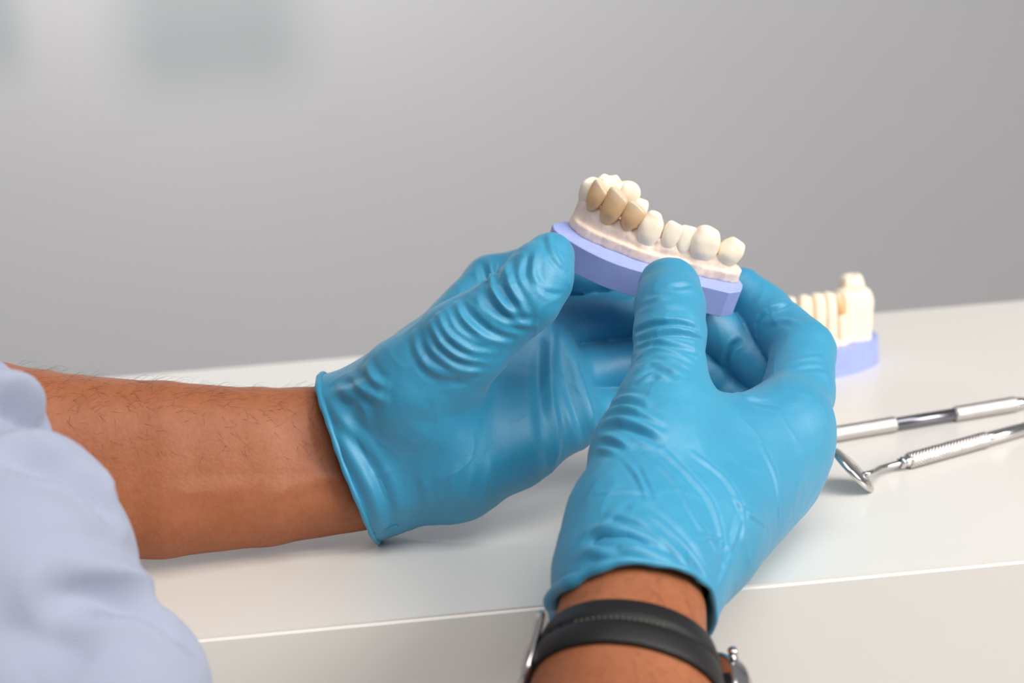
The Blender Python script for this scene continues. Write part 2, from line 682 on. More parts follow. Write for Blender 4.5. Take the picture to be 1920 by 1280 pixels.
# left hand, palm towards the camera
L_PALM = [
    [(560, 815, 668, 15.0), (655, 817, 667, 15.0), (795, 690, 674, 12.6), (925, 533, 690, 9.8)],
    [(640, 830, 667, 15.0), (1000, 640, 684, 11.5)],
    [(660, 880, 665, 15.0), (1030, 722, 680, 11.2)],
    [(600, 934, 657, 14.0), (705, 915, 656, 14.2), (850, 877, 656, 16.5), (960, 830, 664, 14.2), (1064, 790, 672, 10.0)],
]
L_THENAR = [(700, 800, 658, 17), (780, 735, 648, 18.5), (868, 645, 638, 14.4)]
L_THUMB = [(868, 645, 638, 14.4), (985, 556, 634, 11.0), (1012, 518, 637, 10.7), (1032, 482, 640, 8.0)]
L_FINGERS = [
    [(925, 533, 690, 9.6), (1010, 508, 700, 9.4), (1100, 515, 708, 9.2), (1200, 500, 706, 8.8), (1280, 495, 703, 7.8)],
    [(1000, 640, 686, 10.5), (1075, 606, 697, 9.2), (1190, 592, 705, 9.2), (1275, 595, 706, 8.4)],
    [(1030, 722, 682, 10.2), (1100, 696, 692, 9.0), (1190, 683, 700, 8.8), (1270, 685, 703, 8.0)],
    [(1064, 790, 674, 9.2), (1125, 776, 684, 8.2), (1200, 768, 692, 8.0), (1260, 772, 697, 7.2)],
]


def f_left(p):
    palm = None
    for c in L_PALM:
        d = chain(p, c, 6)
        palm = d if palm is None else smin(palm, d, 16)
    palm = smin(palm, chain(p, L_THENAR, 4), 13)
    out = smin(palm, chain(p, L_THUMB, 3), 3.0)
    for c in L_FINGERS:
        out = smin(out, smin(palm, chain(p, c, 1.5), 3.5), 0.6)
    return out


# right hand, seen from the back of the hand and the thumb
R_PALM = [
    [(1174, 1200, 543, 16.0), (1177, 1090, 561, 15.6), (1250, 985, 586, 15.1), (1469, 812, 632, 12.5)],
    [(1197, 1200, 544, 17.3), (1203, 1090, 565, 16.8), (1300, 1000, 587, 14.8), (1462, 868, 638, 11.7)],
    [(1228, 1078, 570, 14.9), (1316, 1002, 593, 13.4), (1442, 910, 640, 11.7)],
    [(1230, 1070, 573, 13.4), (1402, 912, 643, 10.8)],
    [(1258, 815, 602, 11), (1355, 808, 618, 8.6), (1470, 800, 634, 11)],
]
R_THENAR = [(1172, 1060, 561, 14.0), (1168, 960, 575, 12.9), (1205, 850, 592, 13.7), (1243, 765, 605, 12.6)]
R_THUMB = [(1243, 765, 606, 12.4), (1254, 690, 616, 11.0), (1257, 625, 624, 10.9), (1256, 575, 633, 10.7), (1255, 541, 641, 10.2)]
R_FINGERS = [
    [(1469, 812, 632, 12.3), (1497, 735, 654, 11.8), (1506, 658, 670, 10.7), (1432, 583, 690, 9.2), (1390, 540, 694, 7.4)],
    [(1462, 868, 638, 11.4), (1490, 735, 680, 9.4), (1388, 652, 690, 9.2), (1300, 590, 686, 8.4)],
    [(1442, 910, 640, 11.1), (1465, 815, 680, 9.0), (1362, 738, 694, 8.6), (1290, 680, 690, 8.0)],
    [(1402, 912, 643, 9.8), (1430, 845, 670, 8), (1350, 795, 684, 7.6), (1290, 765, 686, 7)],
]


def f_right(p):
    palm = None
    for c in R_PALM:
        d = chain(p, c, 6)
        palm = d if palm is None else smin(palm, d, 14)
    palm = smin(palm, chain(p, R_THENAR, 6), 16)
    th = chain(p, R_THUMB, 3)
    out = smin(palm, th, 7.0)
    for i, c in enumerate(R_FINGERS):
        out = smin(out, smin(palm, chain(p, c, 2.0), 8.0 if i == 0 else 4.0), 0.6)
    return out


def cut_open(v, q, cut):
    """drop everything on the wrong side of the cuff and square up the opening; returns the loop too"""
    f = cut(v)
    keepf = (f[q] > 0).all(1)
    q = q[keepf]
    # keep the largest piece
    used = np.unique(q)
    mp = -np.ones(len(v), np.int64)
    mp[used] = np.arange(len(used))
    v = v[used]
    q = mp[q]
    e = np.concatenate([q[:, [0, 1]], q[:, [1, 2]], q[:, [2, 3]], q[:, [3, 0]]])
    es = np.sort(e, 1)
    key = es[:, 0] * len(v) + es[:, 1]
    u, inv, cnt = np.unique(key, return_inverse=True, return_counts=True)
    be = e[cnt[inv] == 1]
    nxt = {int(a): int(b) for a, b in be}
    start = int(be[0, 0])
    best = []
    seen = set()
    for s in nxt:
        if s in seen:
            continue
        loop = []
        c = s
        while c not in seen and c in nxt:
            seen.add(c)
            loop.append(c)
            c = nxt[c]
        if len(loop) > len(best):
            best = loop
    return v, q, np.array(best)


def tube(pts, r, seg=8, closed=True, taper=None):
    pts = np.asarray(pts, float)
    n = len(pts)
    if closed:
        t = np.roll(pts, -1, 0) - np.roll(pts, 1, 0)
    else:
        t = np.gradient(pts, axis=0)
    t /= np.linalg.norm(t, axis=1)[:, None] + 1e-12
    ref = np.array([0.31, 0.22, 0.93])
    if abs(t[0] @ ref) > 0.9:
        ref = np.array([0.9, -0.3, 0.1])
    u = np.zeros_like(pts)
    cur = ref - t[0] * (ref @ t[0])
    for i in range(n):
        cur = cur - t[i] * (cur @ t[i])
        cur /= np.linalg.norm(cur)
        u[i] = cur
    w = np.cross(t, u)
    a = np.linspace(0, 2 * np.pi, seg, endpoint=False)
    rr = np.full(n, r) if taper is None else r * np.asarray(taper)
    V = pts[:, None] + rr[:, None, None] * (np.cos(a)[None, :, None] * u[:, None] + np.sin(a)[None, :, None] * w[:, None])
    V = V.reshape(-1, 3)
    Q = []
    m = n if closed else n - 1
    for i in range(m):
        j = (i + 1) % n
        for k in range(seg):
            l = (k + 1) % seg
            Q.append((i * seg + k, i * seg + l, j * seg + l, j * seg + k))
    if not closed and seg % 2 == 0:
        for i, flip in ((0, True), (n - 1, False)):
            V = np.vstack([V, pts[i]])
            for k in range(0, seg, 2):
                f = (i * seg + k, i * seg + k + 1, i * seg + (k + 2) % seg, len(V) - 1)
                Q.append(f[::-1] if flip else f)
    return V, np.array(Q)


def smooth_loop(x, it):
    for _ in range(it):
        x = 0.5 * x + 0.25 * (np.roll(x, 1, 0) + np.roll(x, -1, 0))
    return x


def make_glove(f, allj, h, cutf, folds, label, seed, flare, parent, roll=0.35, gain=1.5):
    lo, hi = bounds(allj, 4)
    v, q, ray = sdf_mesh(f, lo, hi, h, 1)
    v = smooth_verts(v, q, 1, 0.5)
    v = apply_folds(v, q, folds, ray, gain)
    n = normals_of(v, q)
    v = v + n * (0.10 * vnoise(v, 0.35, seed) + 0.05 * vnoise(v, 0.9, seed + 1) + 0.16 * np.clip(1 - 1.4 * np.abs(vnoise(v, 0.2, seed + 5)), 0, 1) ** 4)[:, None]
    c = cutf(v)
    fl = flare * np.exp(-np.clip(c, 0, 99) / 6.0)
    v = v + n * (fl * (1 + 0.5 * vnoise(v, 0.22, seed + 2)))[:, None]
    v, q, loop = cut_open(v, q, cutf)
    lp = smooth_loop(v[loop], 12)
    v[loop] = lp
    # inner lip of the cuff
    nn = normals_of(v, q)[loop]
    m = len(loop)
    axis = lp.mean(0)
    inn = lp - nn * 0.9
    dirn = cutf(lp + np.array([0.5, 0, 0])) - cutf(lp), cutf(lp + np.array([0, 0.5, 0])) - cutf(lp), cutf(lp + np.array([0, 0, 0.5])) - cutf(lp)
    g = np.stack(dirn, 1)
    g /= np.linalg.norm(g, axis=1)[:, None]
    inn2 = inn + g * 10 - nn * 0.6
    base = len(v)
    v2 = np.vstack([v, inn, inn2])
    i = np.arange(m)
    j = (i + 1) % m
    q2 = np.vstack([q, np.stack([loop[j], loop[i], base + i, base + j], 1), np.stack([base + j, base + i, base + m + i, base + m + j], 1)])
    o = link('glove', mesh_arrays('glove', to_world(v2), q2), MAT['glove'], parent)
    o['label'] = label
    bead = resample(np.vstack([lp, lp[:1]]), 1.2)[:-1]
    bead = smooth_loop(bead, 6)
    side = (bead[:, 0].mean() - bead[:, 0]) / np.ptp(bead[:, 0])
    thick = 1 + roll * np.clip(side + 0.15, 0, 1) * (1.4 + 0.5 * np.sin(np.arange(len(bead)) * 0.55)) + 0.12 * np.sin(np.arange(len(bead)) * 0.9)
    tv, tq = tube(bead, 0.9, 10, True, thick)
    b = link('cuff_bead', mesh_arrays('cuff_bead', to_world(tv), tq), MAT['glove'], o)
    return o


person = None


def build_person():
    global person
    vs, qs = [], []
    off = 0
    store = {}
    for nm, f, js, folds, h in (('l', f_arm_l, ARM_LU + ARM_LL + ARM_LS, FOLDS_ARM_L, 1.8), ('r', f_arm_r, ARM_R1 + ARM_R2, FOLDS_ARM_R, 1.8)):
        lo, hi = bounds(js, 6)
        v, q, ray = sdf_mesh(f, lo, hi, h, 1)
        v = apply_folds(v, q, folds, ray)
        n = normals_of(v, q)
        v = v + n * (0.22 * vnoise(v, 0.12, 3) + 0.05 * vnoise(v, 0.6, 5))[:, None]
        w = to_world(v)
        hit = (w[:, 1] > FRONT_Y - 0.004) & (w[:, 2] < TABLE_Z + 0.0004)
        w[hit, 2] = TABLE_Z + 0.0004
        v = ((w - CL) @ CR) * 1000
        store[nm] = (v, q, n)
        vs.append(v)
        qs.append(q + off)
        off += len(v)
    me = mesh_arrays('person', to_world(np.vstack(vs)), np.vstack(qs))
    person = link('person', me, MAT['skin'])
    tag(person, 'person in light blue shirt and blue gloves holding the purple-based dental model with both hands', 'person')
    return store


FOLDS_ARM_L = [
    ([(690, 905), (600, 900), (540, 915), (500, 940), (450, 960)], 0.55, 2.2),
    ([(560, 880), (610, 885), (660, 880), (690, 885)], 0.4, 2.0),
    ([(520, 915), (420, 918), (300, 930)], 0.35, 2.6),
    ([(620, 960), (660, 940), (690, 935)], 0.35, 1.8),
    ([(595, 745), (602, 790), (618, 850)], -0.5, 2.4),
    ([(580, 740), (585, 790), (600, 840)], -0.3, 1.5),
    ([(560, 735), (566, 780), (575, 820)], -0.25, 1.5),
]
FOLDS_ARM_R = []

FOLDS_L = [
    # thumb wrinkles
    ([(915, 520), (925, 545), (950, 575), (985, 590)], 0.75, 1.3),
    ([(950, 500), (955, 530), (970, 560), (985, 585)], 0.8, 1.2),
    ([(925, 540), (940, 570), (970, 600), (1000, 610)], 0.55, 1.2),
    ([(893, 555), (905, 580), (945, 605), (985, 612)], 0.7, 1.2),
    ([(878, 565), (905, 595), (940, 618), (975, 625)], 0.6, 1.1),
    ([(855, 570), (870, 600), (905, 630), (950, 645)], 0.85, 1.3),
    ([(838, 580), (855, 615), (890, 640), (940, 657)], 0.6, 1.2),
    ([(822, 590), (840, 625), (880, 655), (925, 665)], 0.8, 1.2),
    ([(808, 605), (830, 645), (865, 670), (915, 680)], 0.7, 1.2),
    ([(800, 640), (820, 665), (860, 690), (905, 697)], 0.7, 1.3),
    ([(800, 675), (830, 692), (860, 703), (890, 705)], 0.55, 1.5),
    ([(775, 625), (785, 660), (805, 690), (840, 710)], 0.45, 1.3),
    ([(1005, 470), (1000, 505), (1005, 530), (1018, 545)], 0.4, 1.2),
    ([(990, 480), (985, 510), (992, 535)], -0.4, 1.1),
    ([(1028, 437), (1033, 465), (1045, 490), (1058, 502)], 0.55, 1.0),
    ([(1000, 530), (1025, 548), (1055, 552)], -0.25, 0.9),
    # index knuckle radiating folds
    ([(900, 492), (908, 515), (916, 540)], -0.5, 1.3),
    ([(918, 488), (922, 512), (924, 535)], 0.45, 1.1),
    ([(935, 484), (933, 505), (928, 530)], -0.4, 1.1),
    ([(955, 482), (948, 505), (936, 525)], 0.4, 1.2),
    # palm tension lines and vertical folds near fingers
    ([(1035, 610), (1030, 680), (1035, 760), (1045, 830), (1035, 882)], 0.8, 1.8),
    ([(1050, 600), (1058, 690), (1075, 760), (1100, 830)], -0.7, 1.8),
    ([(1072, 660), (1090, 720), (1112, 790), (1122, 815)], 0.7, 1.6),
    ([(1010, 650), (1010, 740), (1020, 830), (1032, 880)], -0.6, 2.2),
    ([(855, 880), (848, 920), (840, 960)], 0.3, 1.4),
    ([(885, 870), (880, 910), (868, 955)], 0.3, 1.4),
    ([(920, 860), (915, 900), (905, 940)], 0.25, 1.4),
    ([(790, 890), (800, 930), (800, 960)], 0.25, 1.4),
    ([(720, 760), (780, 790), (860, 780), (920, 740)], -0.35, 4.0),
    # cuff folds
    ([(628, 735), (655, 735), (690, 722)], 0.9, 2.0),
    ([(640, 725), (680, 760), (690, 790)], 0.5, 1.6),
    ([(655, 705), (690, 735), (720, 750)], 0.7, 1.5),
    ([(685, 685), (700, 710), (720, 725)], 0.7, 1.5),
    ([(610, 740), (640, 780), (680, 830), (695, 860)], 0.7, 1.8),
    ([(635, 790), (650, 830), (690, 900), (712, 960), (714, 1000)], 0.8, 2.2),
    ([(660, 800), (690, 870), (720, 930), (730, 990)], -0.7, 2.0),
]
FOLDS_R = [
    # thumb joint wrinkles
    ([(1192, 622), (1220, 610), (1255, 607), (1290, 611), (1318, 625)], -0.65, 0.9),
    ([(1195, 632), (1225, 622), (1260, 617), (1300, 622), (1320, 630)], 0.35, 1.2),
    ([(1200, 638), (1230, 630), (1270, 627), (1318, 636)], -0.5, 0.8),
    ([(1192, 655), (1222, 645), (1260, 648), (1310, 662)], -0.45, 0.9),
    ([(1194, 670), (1225, 656), (1260, 660), (1300, 678)], 0.45, 1.0),
    ([(1196, 682), (1225, 670), (1260, 676), (1295, 695)], -0.45, 0.9),
    ([(1196, 694), (1222, 682), (1250, 687), (1280, 700)], 0.45, 1.0),
    ([(1198, 706), (1222, 694), (1245, 697), (1265, 706)], -0.4, 0.9),
    ([(1200, 716), (1225, 704), (1250, 708)], 0.4, 1.0),
    ([(1262, 537), (1280, 536), (1295, 534)], -0.35, 0.9),
    ([(1205, 565), (1235, 560), (1260, 556)], 0.3, 1.2),
    ([(1200, 590), (1245, 580), (1290, 583)], -0.2, 1.4),
    # thenar wrinkles on the left edge
    ([(1140, 770), (1170, 765), (1200, 775), (1235, 790)], 0.7, 1.4),
    ([(1135, 790), (1165, 785), (1200, 795), (1240, 812)], 0.65, 1.3),
    ([(1130, 805), (1165, 802), (1205, 815), (1235, 830)], -0.6, 1.2),
    ([(1128, 820), (1150, 822), (1180, 835)], 0.6, 1.2),
    ([(1150, 750), (1180, 745), (1215, 752)], 0.5, 1.4),
    ([(1120, 840), (1140, 845), (1160, 850)], 0.5, 1.2),
    # back of the hand: long tension lines
    ([(1240, 840), (1290, 890), (1330, 940), (1350, 1000), (1356, 1060)], 0.35, 0.9),
    ([(1300, 850), (1360, 900), (1390, 960), (1394, 1020)], 0.32, 0.9),
    ([(1170, 860), (1200, 900), (1215, 940)], 0.28, 0.8),
    ([(1195, 870), (1210, 905), (1225, 935)], -0.25, 0.8),
    ([(1210, 850), (1260, 900), (1300, 970), (1330, 1020)], 0.28, 0.8),
    ([(1120, 925), (1170, 920), (1220, 925)], 0.22, 0.8),
    ([(1430, 840), (1455, 900), (1462, 980)], 0.22, 0.9),
    ([(1310, 980), (1330, 1010), (1345, 1040)], 0.3, 0.8),
    ([(1305, 1005), (1340, 1010), (1365, 1025)], 0.25, 0.7),
    ([(1370, 930), (1400, 960), (1440, 985)], 0.22, 0.8),
    # cuff diagonal folds
    ([(1150, 965), (1200, 980), (1250, 1020), (1290, 1075), (1325, 1140)], 0.9, 1.7),
    ([(1190, 955), (1240, 985), (1290, 1040), (1322, 1100), (1333, 1150)], 0.9, 1.6),
    ([(1105, 998), (1150, 992), (1200, 1000), (1250, 1035), (1300, 1100)], 1.0, 1.7),
    ([(1150, 975), (1215, 1000), (1270, 1055), (1308, 1110)], -0.8, 1.4),
    ([(1110, 1010), (1140, 1020), (1170, 1025)], -1.0, 1.8),
    ([(1085, 1045), (1120, 1035), (1170, 1030), (1230, 1045), (1290, 1090)], 0.8, 1.6),
    ([(1350, 1080), (1375, 1010), (1390, 960)], 0.4, 1.0),
    ([(1340, 1110), (1360, 1060), (1365, 1010)], 0.4, 1.0),
    # knuckle and web
    ([(1380, 735), (1410, 745), (1450, 745)], 0.3, 1.0),
    ([(1375, 742), (1420, 755), (1455, 760)], -0.3, 1.1),
    ([(1480, 695), (1520, 690), (1550, 692)], -0.25, 1.0),
    ([(1485, 675), (1520, 670), (1550, 672)], 0.22, 1.0),
    ([(1425, 595), (1445, 582), (1478, 570)], -0.8, 0.9),
    ([(1417, 625), (1420, 605), (1430, 592)], -0.7, 0.9),
    ([(1440, 605), (1470, 600), (1500, 605)], 0.3, 1.2),
    ([(1385, 640), (1370, 652), (1362, 670), (1364, 690)], -0.8, 1.0),
]

arms = build_person()


def plane_cut(c, n, wob=0.0, ph=0.0):
    c = np.asarray(c, float)
    n = np.asarray(n, float)
    n = n / np.linalg.norm(n)
    a = np.cross(n, [0.1, 0.2, 1.0])
    a /= np.linalg.norm(a)
    b = np.cross(n, a)

    def f(p):
        r = p - c
        th = np.arctan2(r @ b, r @ a)
        return r @ n + wob * (np.sin(2 * th + ph) + 0.5 * np.sin(5 * th + 2 * ph))
    return f


LJ = [j for c in L_PALM + [L_THENAR, L_THUMB] + L_FINGERS for j in c]
RJ = [j for c in R_PALM + [R_THENAR, R_THUMB] + R_FINGERS for j in c]
make_glove(f_left, LJ, 1.1, plane_cut(P(658, 862, 661), (0.937, 0.351, 0.06), 0.5, 1.0), FOLDS_L,
           'blue nitrile glove on the hand at left, palm towards the viewer', 11, 0.7, person)
make_glove(f_right, RJ, 1.1, plane_cut(P(1178, 1136, 554), (0.05, 0.79, -0.61), 1.15, 0.6), FOLDS_R,
           'blue nitrile glove on the hand at right, above the watch', 21, 1.1, person, 1.4, 1.85)

# shirt sleeve and side
S_A = [(-140, 862, 540, 33.3), (-420, 880, 530, 38)]
S_B = [(-22, 1082, 530, 39.8), (-420, 1150, 520, 50)]
S_C = [(160, 1335, 520, 33.5), (-150, 1560, 515, 50)]
S_D = [(-60, 1250, 528, 44), (-300, 1450, 525, 60)]


def f_shirt(p):
    d = smin(chain(p, S_A), chain(p, S_B), 3)
    d = smin(d, chain(p, S_D), 14)
    return smin(d, chain(p, S_C), 7)


FOLDS_S = [
    ([(-20, 745), (30, 765), (70, 792), (100, 822)], -3.0, 4.5, 0.2),
    ([(-20, 720), (30, 725), (65, 750)], 1.6, 4.0, 0.3),
    ([(40, 862), (110, 878), (160, 908), (205, 958)], -2.6, 4.0, 0.3),
    ([(-20, 835), (60, 832), (130, 848), (175, 882), (200, 918)], 1.6, 4.0, 0.2),
    ([(110, 1110), (220, 1120), (295, 1155), (350, 1198)], -2.4, 4.5, 0.3),
    ([(150, 1075), (250, 1085), (300, 1112), (335, 1145)], 1.4, 4.5, 0.3),
    ([(-20, 1180), (80, 1190), (180, 1240)], -1.2, 7.0, 0.5),
]
lo, hi = bounds(S_A + S_B + S_C + S_D, 6)
v, q, ray = sdf_mesh(f_shirt, lo, hi, 3.0, 1)
v = apply_folds(v, q, FOLDS_S, ray, 1.9)
v = v + normals_of(v, q) * (0.5 * vnoise(v, 0.05, 8))[:, None]
o = link('shirt', mesh_arrays('shirt', to_world(v), q), MAT['shirt'], person)
o['label'] = 'light blue ribbed shirt'


# hair on the forearms: thin strands, uncountable
def hair(v, q, n, region, count, length, flow, seed, shade_up):
    r = np.random.default_rng(seed)
    px = 960 + v[:, 0] / -v[:, 2] * F
    py = 640 - v[:, 1] / -v[:, 2] * F
    m = np.nonzero(region(px, py, n))[0]
    vs, qs = [], []
    off = 0
    if len(m) == 0:
        return np.zeros((0, 3)), np.zeros((0, 4), int)
    for i in r.choice(m, min(count, len(m)), replace=False):
        L = length * r.uniform(0.5, 1.2)
        d = flow + r.normal(size=3) * 0.45
        d = d - n[i] * (d @ n[i])
        d /= np.linalg.norm(d)
        side = np.cross(n[i], d)
        bend = r.normal() * 0.5
        t = np.linspace(0, 1, 6)
        lift = shade_up * r.uniform(0.5, 1.3)
        pts = v[i] + np.outer(t * L, d) + np.outer(L * lift * np.sin(t * 2.2), n[i]) + np.outer(bend * L * 0.4 * t * t, side)
        tv, tq = tube(pts, 0.032, 3, False, taper=np.linspace(1, 0.35, 6))
        vs.append(tv)
        qs.append(tq + off)
        off += len(tv)
    return np.vstack(vs), np.vstack(qs)


al_v, al_q, al_n = arms['l']
ar_v, ar_q, ar_n = arms['r']
h1 = hair(al_v, al_q, al_n, lambda x, y, n: (x > 30) & (x < 590) & (n[:, 1] > 0.45), 260, 6.0, np.array([0.9, 0.25, 0]), 1, 0.30)
h2 = hair(al_v, al_q, al_n, lambda x, y, n: (x > 30) & (x < 590) & (y < 860) & (n[:, 2] > 0.2), 160, 4.0, np.array([0.6, -0.5, 0]), 2, 0.08)
h3 = hair(ar_v, ar_q, ar_n, lambda x, y, n: (y > 1050) & (y < 1290) & (n[:, 2] > 0.1), 150, 6.0, np.array([0.1, 0.9, 0.2]), 3, 0.12)
vv = np.vstack([h1[0], h2[0], h3[0]])
qq = np.vstack([h1[1], h2[1] + len(h1[0]), h3[1] + len(h1[0]) + len(h2[0])])
o = link('arm_hair', mesh_arrays('arm_hair', to_world(vv), qq), MAT['hair'], person)
tag(o, 'fine dark arm hair', kind='stuff')
# ------------------------------------------------------------------ dental models
def lathe_tooth(w, b, h, prof, cusps, power=2.4, skew=0.0, seg=28, lean=0.0, edge=0.0):
    """tooth crown: x = along the arch, y = towards the tongue, z = up; prof = [(z fraction, width, depth)]"""
    zz = np.array([p[0] for p in prof])
    ww = np.array([p[1] for p in prof])
    bb = np.array([p[2] for p in prof])
    t = np.linspace(0, 1, 15)
    Z = t
    Wd = np.interp(t, zz, ww)
    Bd = np.interp(t, zz, bb)
    for _ in range(2):
        Wd[1:-1] = 0.25 * Wd[:-2] + 0.5 * Wd[1:-1] + 0.25 * Wd[2:]
        Bd[1:-1] = 0.25 * Bd[:-2] + 0.5 * Bd[1:-1] + 0.25 * Bd[2:]
    a = np.linspace(0, 2 * np.pi, seg, endpoint=False)
    ca, sa = np.cos(a), np.sin(a)
    e = 2.0 / power
    cx = np.sign(ca) * np.abs(ca) ** e
    cy = np.sign(sa) * np.abs(sa) ** e
    rings = []
    for i in range(len(t)):
        rings.append(np.stack([cx * Wd[i] * w / 2, cy * Bd[i] * b / 2, np.full(seg, Z[i] * h)], 1))
    # closing rings over the top with cusps
    for s, dz in ((0.88, 0.045), (0.68, 0.075), (0.42, 0.07), (0.16, 0.05)):
        rings.append(np.stack([cx * Wd[-1] * w / 2 * s, cy * Bd[-1] * b / 2 * s, np.full(seg, h * (1 + dz))], 1))
    V = np.vstack(rings)
    top = np.clip((V[:, 2] / h - 0.75) / 0.3, 0, 1) ** 1.5
    for (x, y, amp, r) in cusps:
        d2 = (V[:, 0] - x * w / 2) ** 2 + (V[:, 1] - y * b / 2) ** 2
        V[:, 2] += amp * np.exp(-d2 / (r * r)) * top
    V[:, 2] += edge * V[:, 0] / (w / 2) * top
    V[:, 0] += skew * np.clip(V[:, 2] / h, 0, 1.2) ** 1.5
    V[:, 1] += lean * V[:, 2]
    n = len(rings)
    Q = []
    for i in range(n - 1):
        for k in range(seg):
            l = (k + 1) % seg
            Q.append((i * seg + k, i * seg + l, (i + 1) * seg + l, (i + 1) * seg + k))
    # cap with a fan of quads
    c = len(V)
    V = np.vstack([V, V[(n - 1) * seg:].mean(0)])
    for k in range(0, seg, 2):
        Q.append(((n - 1) * seg + k, (n - 1) * seg + k + 1, (n - 1) * seg + (k + 2) % seg, c))
    return V, np.array(Q)


PROF = {
    'canine': [(0, 0.50, 0.62), (0.2, 0.78, 0.86), (0.45, 0.98, 1.0), (0.75, 1.0, 0.86), (0.93, 0.82, 0.60), (1, 0.62, 0.42)],
    'incisor': [(0, 0.52, 0.7), (0.25, 0.78, 0.95), (0.55, 0.96, 0.9), (0.85, 1.0, 0.62), (1, 0.9, 0.42)],
    'premolar': [(0, 0.50, 0.6), (0.25, 0.80, 0.88), (0.5, 1.0, 1.0), (0.8, 0.95, 0.9), (1, 0.72, 0.66)],
    'molar': [(0, 0.74, 0.76), (0.3, 0.92, 0.94), (0.55, 1.0, 1.0), (0.85, 0.95, 0.94), (1, 0.80, 0.78)],
    'veneer': [(0, 0.26, 0.40), (0.14, 0.56, 0.66), (0.38, 0.88, 0.95), (0.65, 1.0, 0.92), (0.9, 1.02, 0.66), (1, 0.96, 0.48)],
    'die': [(0, 0.8, 0.9), (0.3, 0.86, 0.92), (0.6, 0.95, 1.0), (0.85, 1.0, 1.0), (1, 0.86, 0.84)],
}


def add_tooth(parent, kind, x, y, z, rot, w, b, h, mat, cusps=(), label=None, name='tooth', **kw):
    V, Q = lathe_tooth(w, b, h, PROF[kind], cusps, **kw)
    sd = int(abs(x * 31 + y * 17)) % 97
    V = V + 0.10 * np.stack([vnoise(V, 0.9, sd), vnoise(V, 0.9, sd + 1), vnoise(V, 0.9, sd + 2)], 1)
    me = mesh_arrays(name, V * 0.001, Q)
    o = link(name, me, mat, parent)
    o.location = (x * 0.001, y * 0.001, z * 0.001)
    o.rotation_euler = rot if isinstance(rot, tuple) else (0, 0, math.radians(rot))
    md = o.modifiers.new('smooth', 'SUBSURF')
    md.levels = 1
    md.render_levels = 1
    if label:
        o['label'] = label
    return o


def plate(parent, outline, thick, mat, name='base_plate', chamfer=0.25, draft=0.0):
    pts = np.asarray(outline, float)
    bm = bmesh.new()
    c = pts.mean(0)
    top = [bm.verts.new((p[0] * 0.001, p[1] * 0.001, 0)) for p in pts]
    f = bm.faces.new(top)
    if f.normal.z < 0 or True:
        bm.normal_update()
        if f.normal.z < 0:
            f.normal_flip()
    r = bmesh.ops.extrude_face_region(bm, geom=[f])
    for g in r['geom']:
        if isinstance(g, bmesh.types.BMVert):
            d = Vector((g.co.x - c[0] * 0.001, g.co.y - c[1] * 0.001, 0))
            g.co += Vector((0, 0, -thick * 0.001)) - d * draft
    bmesh.ops.recalc_face_normals(bm, faces=bm.faces[:])
    ed = [e for e in bm.edges if abs(e.verts[0].co.z - e.verts[1].co.z) < 1e-6]
    bmesh.ops.bevel(bm, geom=ed, offset=chamfer * 0.001, segments=1, affect='EDGES')
    return from_bm(name, bm, mat, parent, smooth=True, sharp=24)


def poly_dist(p2, line):
    line = np.asarray(line, float)
    best = np.full(len(p2), 1e9)
    par = np.zeros(len(p2))
    seg = np.linalg.norm(np.diff(line[:, :2], axis=0), axis=1)
    cum = np.concatenate([[0], np.cumsum(seg)])
    for i in range(len(line) - 1):
        a, b = line[i, :2], line[i + 1, :2]
        ba = b - a
        t = np.clip(((p2 - a) @ ba) / (ba @ ba), 0, 1)
        d = np.linalg.norm(p2 - a - t[:, None] * ba, axis=1)
        u = d < best
        best[u] = d[u]
        par[u] = (cum[i] + t * seg[i])[u]
    return best, par, cum


def arch_body(parent, arch, roots, mat, name='plaster_arch', ledge=True, h=0.6, k=1.6, ledge_h=4.0, ledge_w=2.6, extra=None):
    """arch: rows of (x, y, half width, top height); roots: (x, y, z0, z1, r0, r1)"""
    A = np.asarray(arch, float)
    A = np.stack([resample(A, 2.0)[:, i] for i in range(4)], 1)

    def f(p):
        d, par, cum = poly_dist(p[:, :2], A[:, :2])
        hw = np.interp(par, cum, A[:, 2])
        top = np.interp(par, cum, A[:, 3])
        zc = top / 2 - 0.6
        qx = d - hw + 1.4
        qz = np.abs(p[:, 2] - zc) - (top / 2 + 0.6) + 1.4
        out = np.minimum(np.maximum(qx, qz), 0) + np.sqrt(np.maximum(qx, 0) ** 2 + np.maximum(qz, 0) ** 2) - 1.4
        if ledge:
            lx = d - hw - ledge_w
            lz = np.abs(p[:, 2] - (ledge_h / 2 - 0.6)) - (ledge_h / 2 + 0.6)
            L = np.minimum(np.maximum(lx, lz), 0) + np.sqrt(np.maximum(lx, 0) ** 2 + np.maximum(lz, 0) ** 2) - 0.3
            out = smin(out, L, 1.2)
        for (x, y, z0, z1, r0, r1) in roots:
            c = cone(p, np.array([x, y, z0], float), np.array([x, y, z1], float), r0, r1)
            out = smin(out, c, k)
        if extra:
            out = extra(p, out)
        out = out + 0.16 * vnoise(p, 1.1, 31) + 0.07 * vnoise(p, 2.6, 32)
        return np.maximum(out, -p[:, 2] - 0.05)
    lo = np.array([A[:, 0].min() - 12, A[:, 1].min() - 12, -2.0])
    hi = np.array([A[:, 0].max() + 12, A[:, 1].max() + 12, A[:, 3].max() + 6])
    V, Q = surface_nets(f, lo, hi, h)
    V = smooth_verts(V, Q, 1, 0.4)
    return link(name, mesh_arrays(name, V * 0.001, Q), mat, parent)


def frame(origin_world, xa, ya, za):
    M = Matrix.Identity(4)
    for i, a in enumerate((xa, ya, za)):
        for r in range(3):
            M[r][i] = a[r]
    for r in range(3):
        M[r][3] = origin_world[r]
    return M


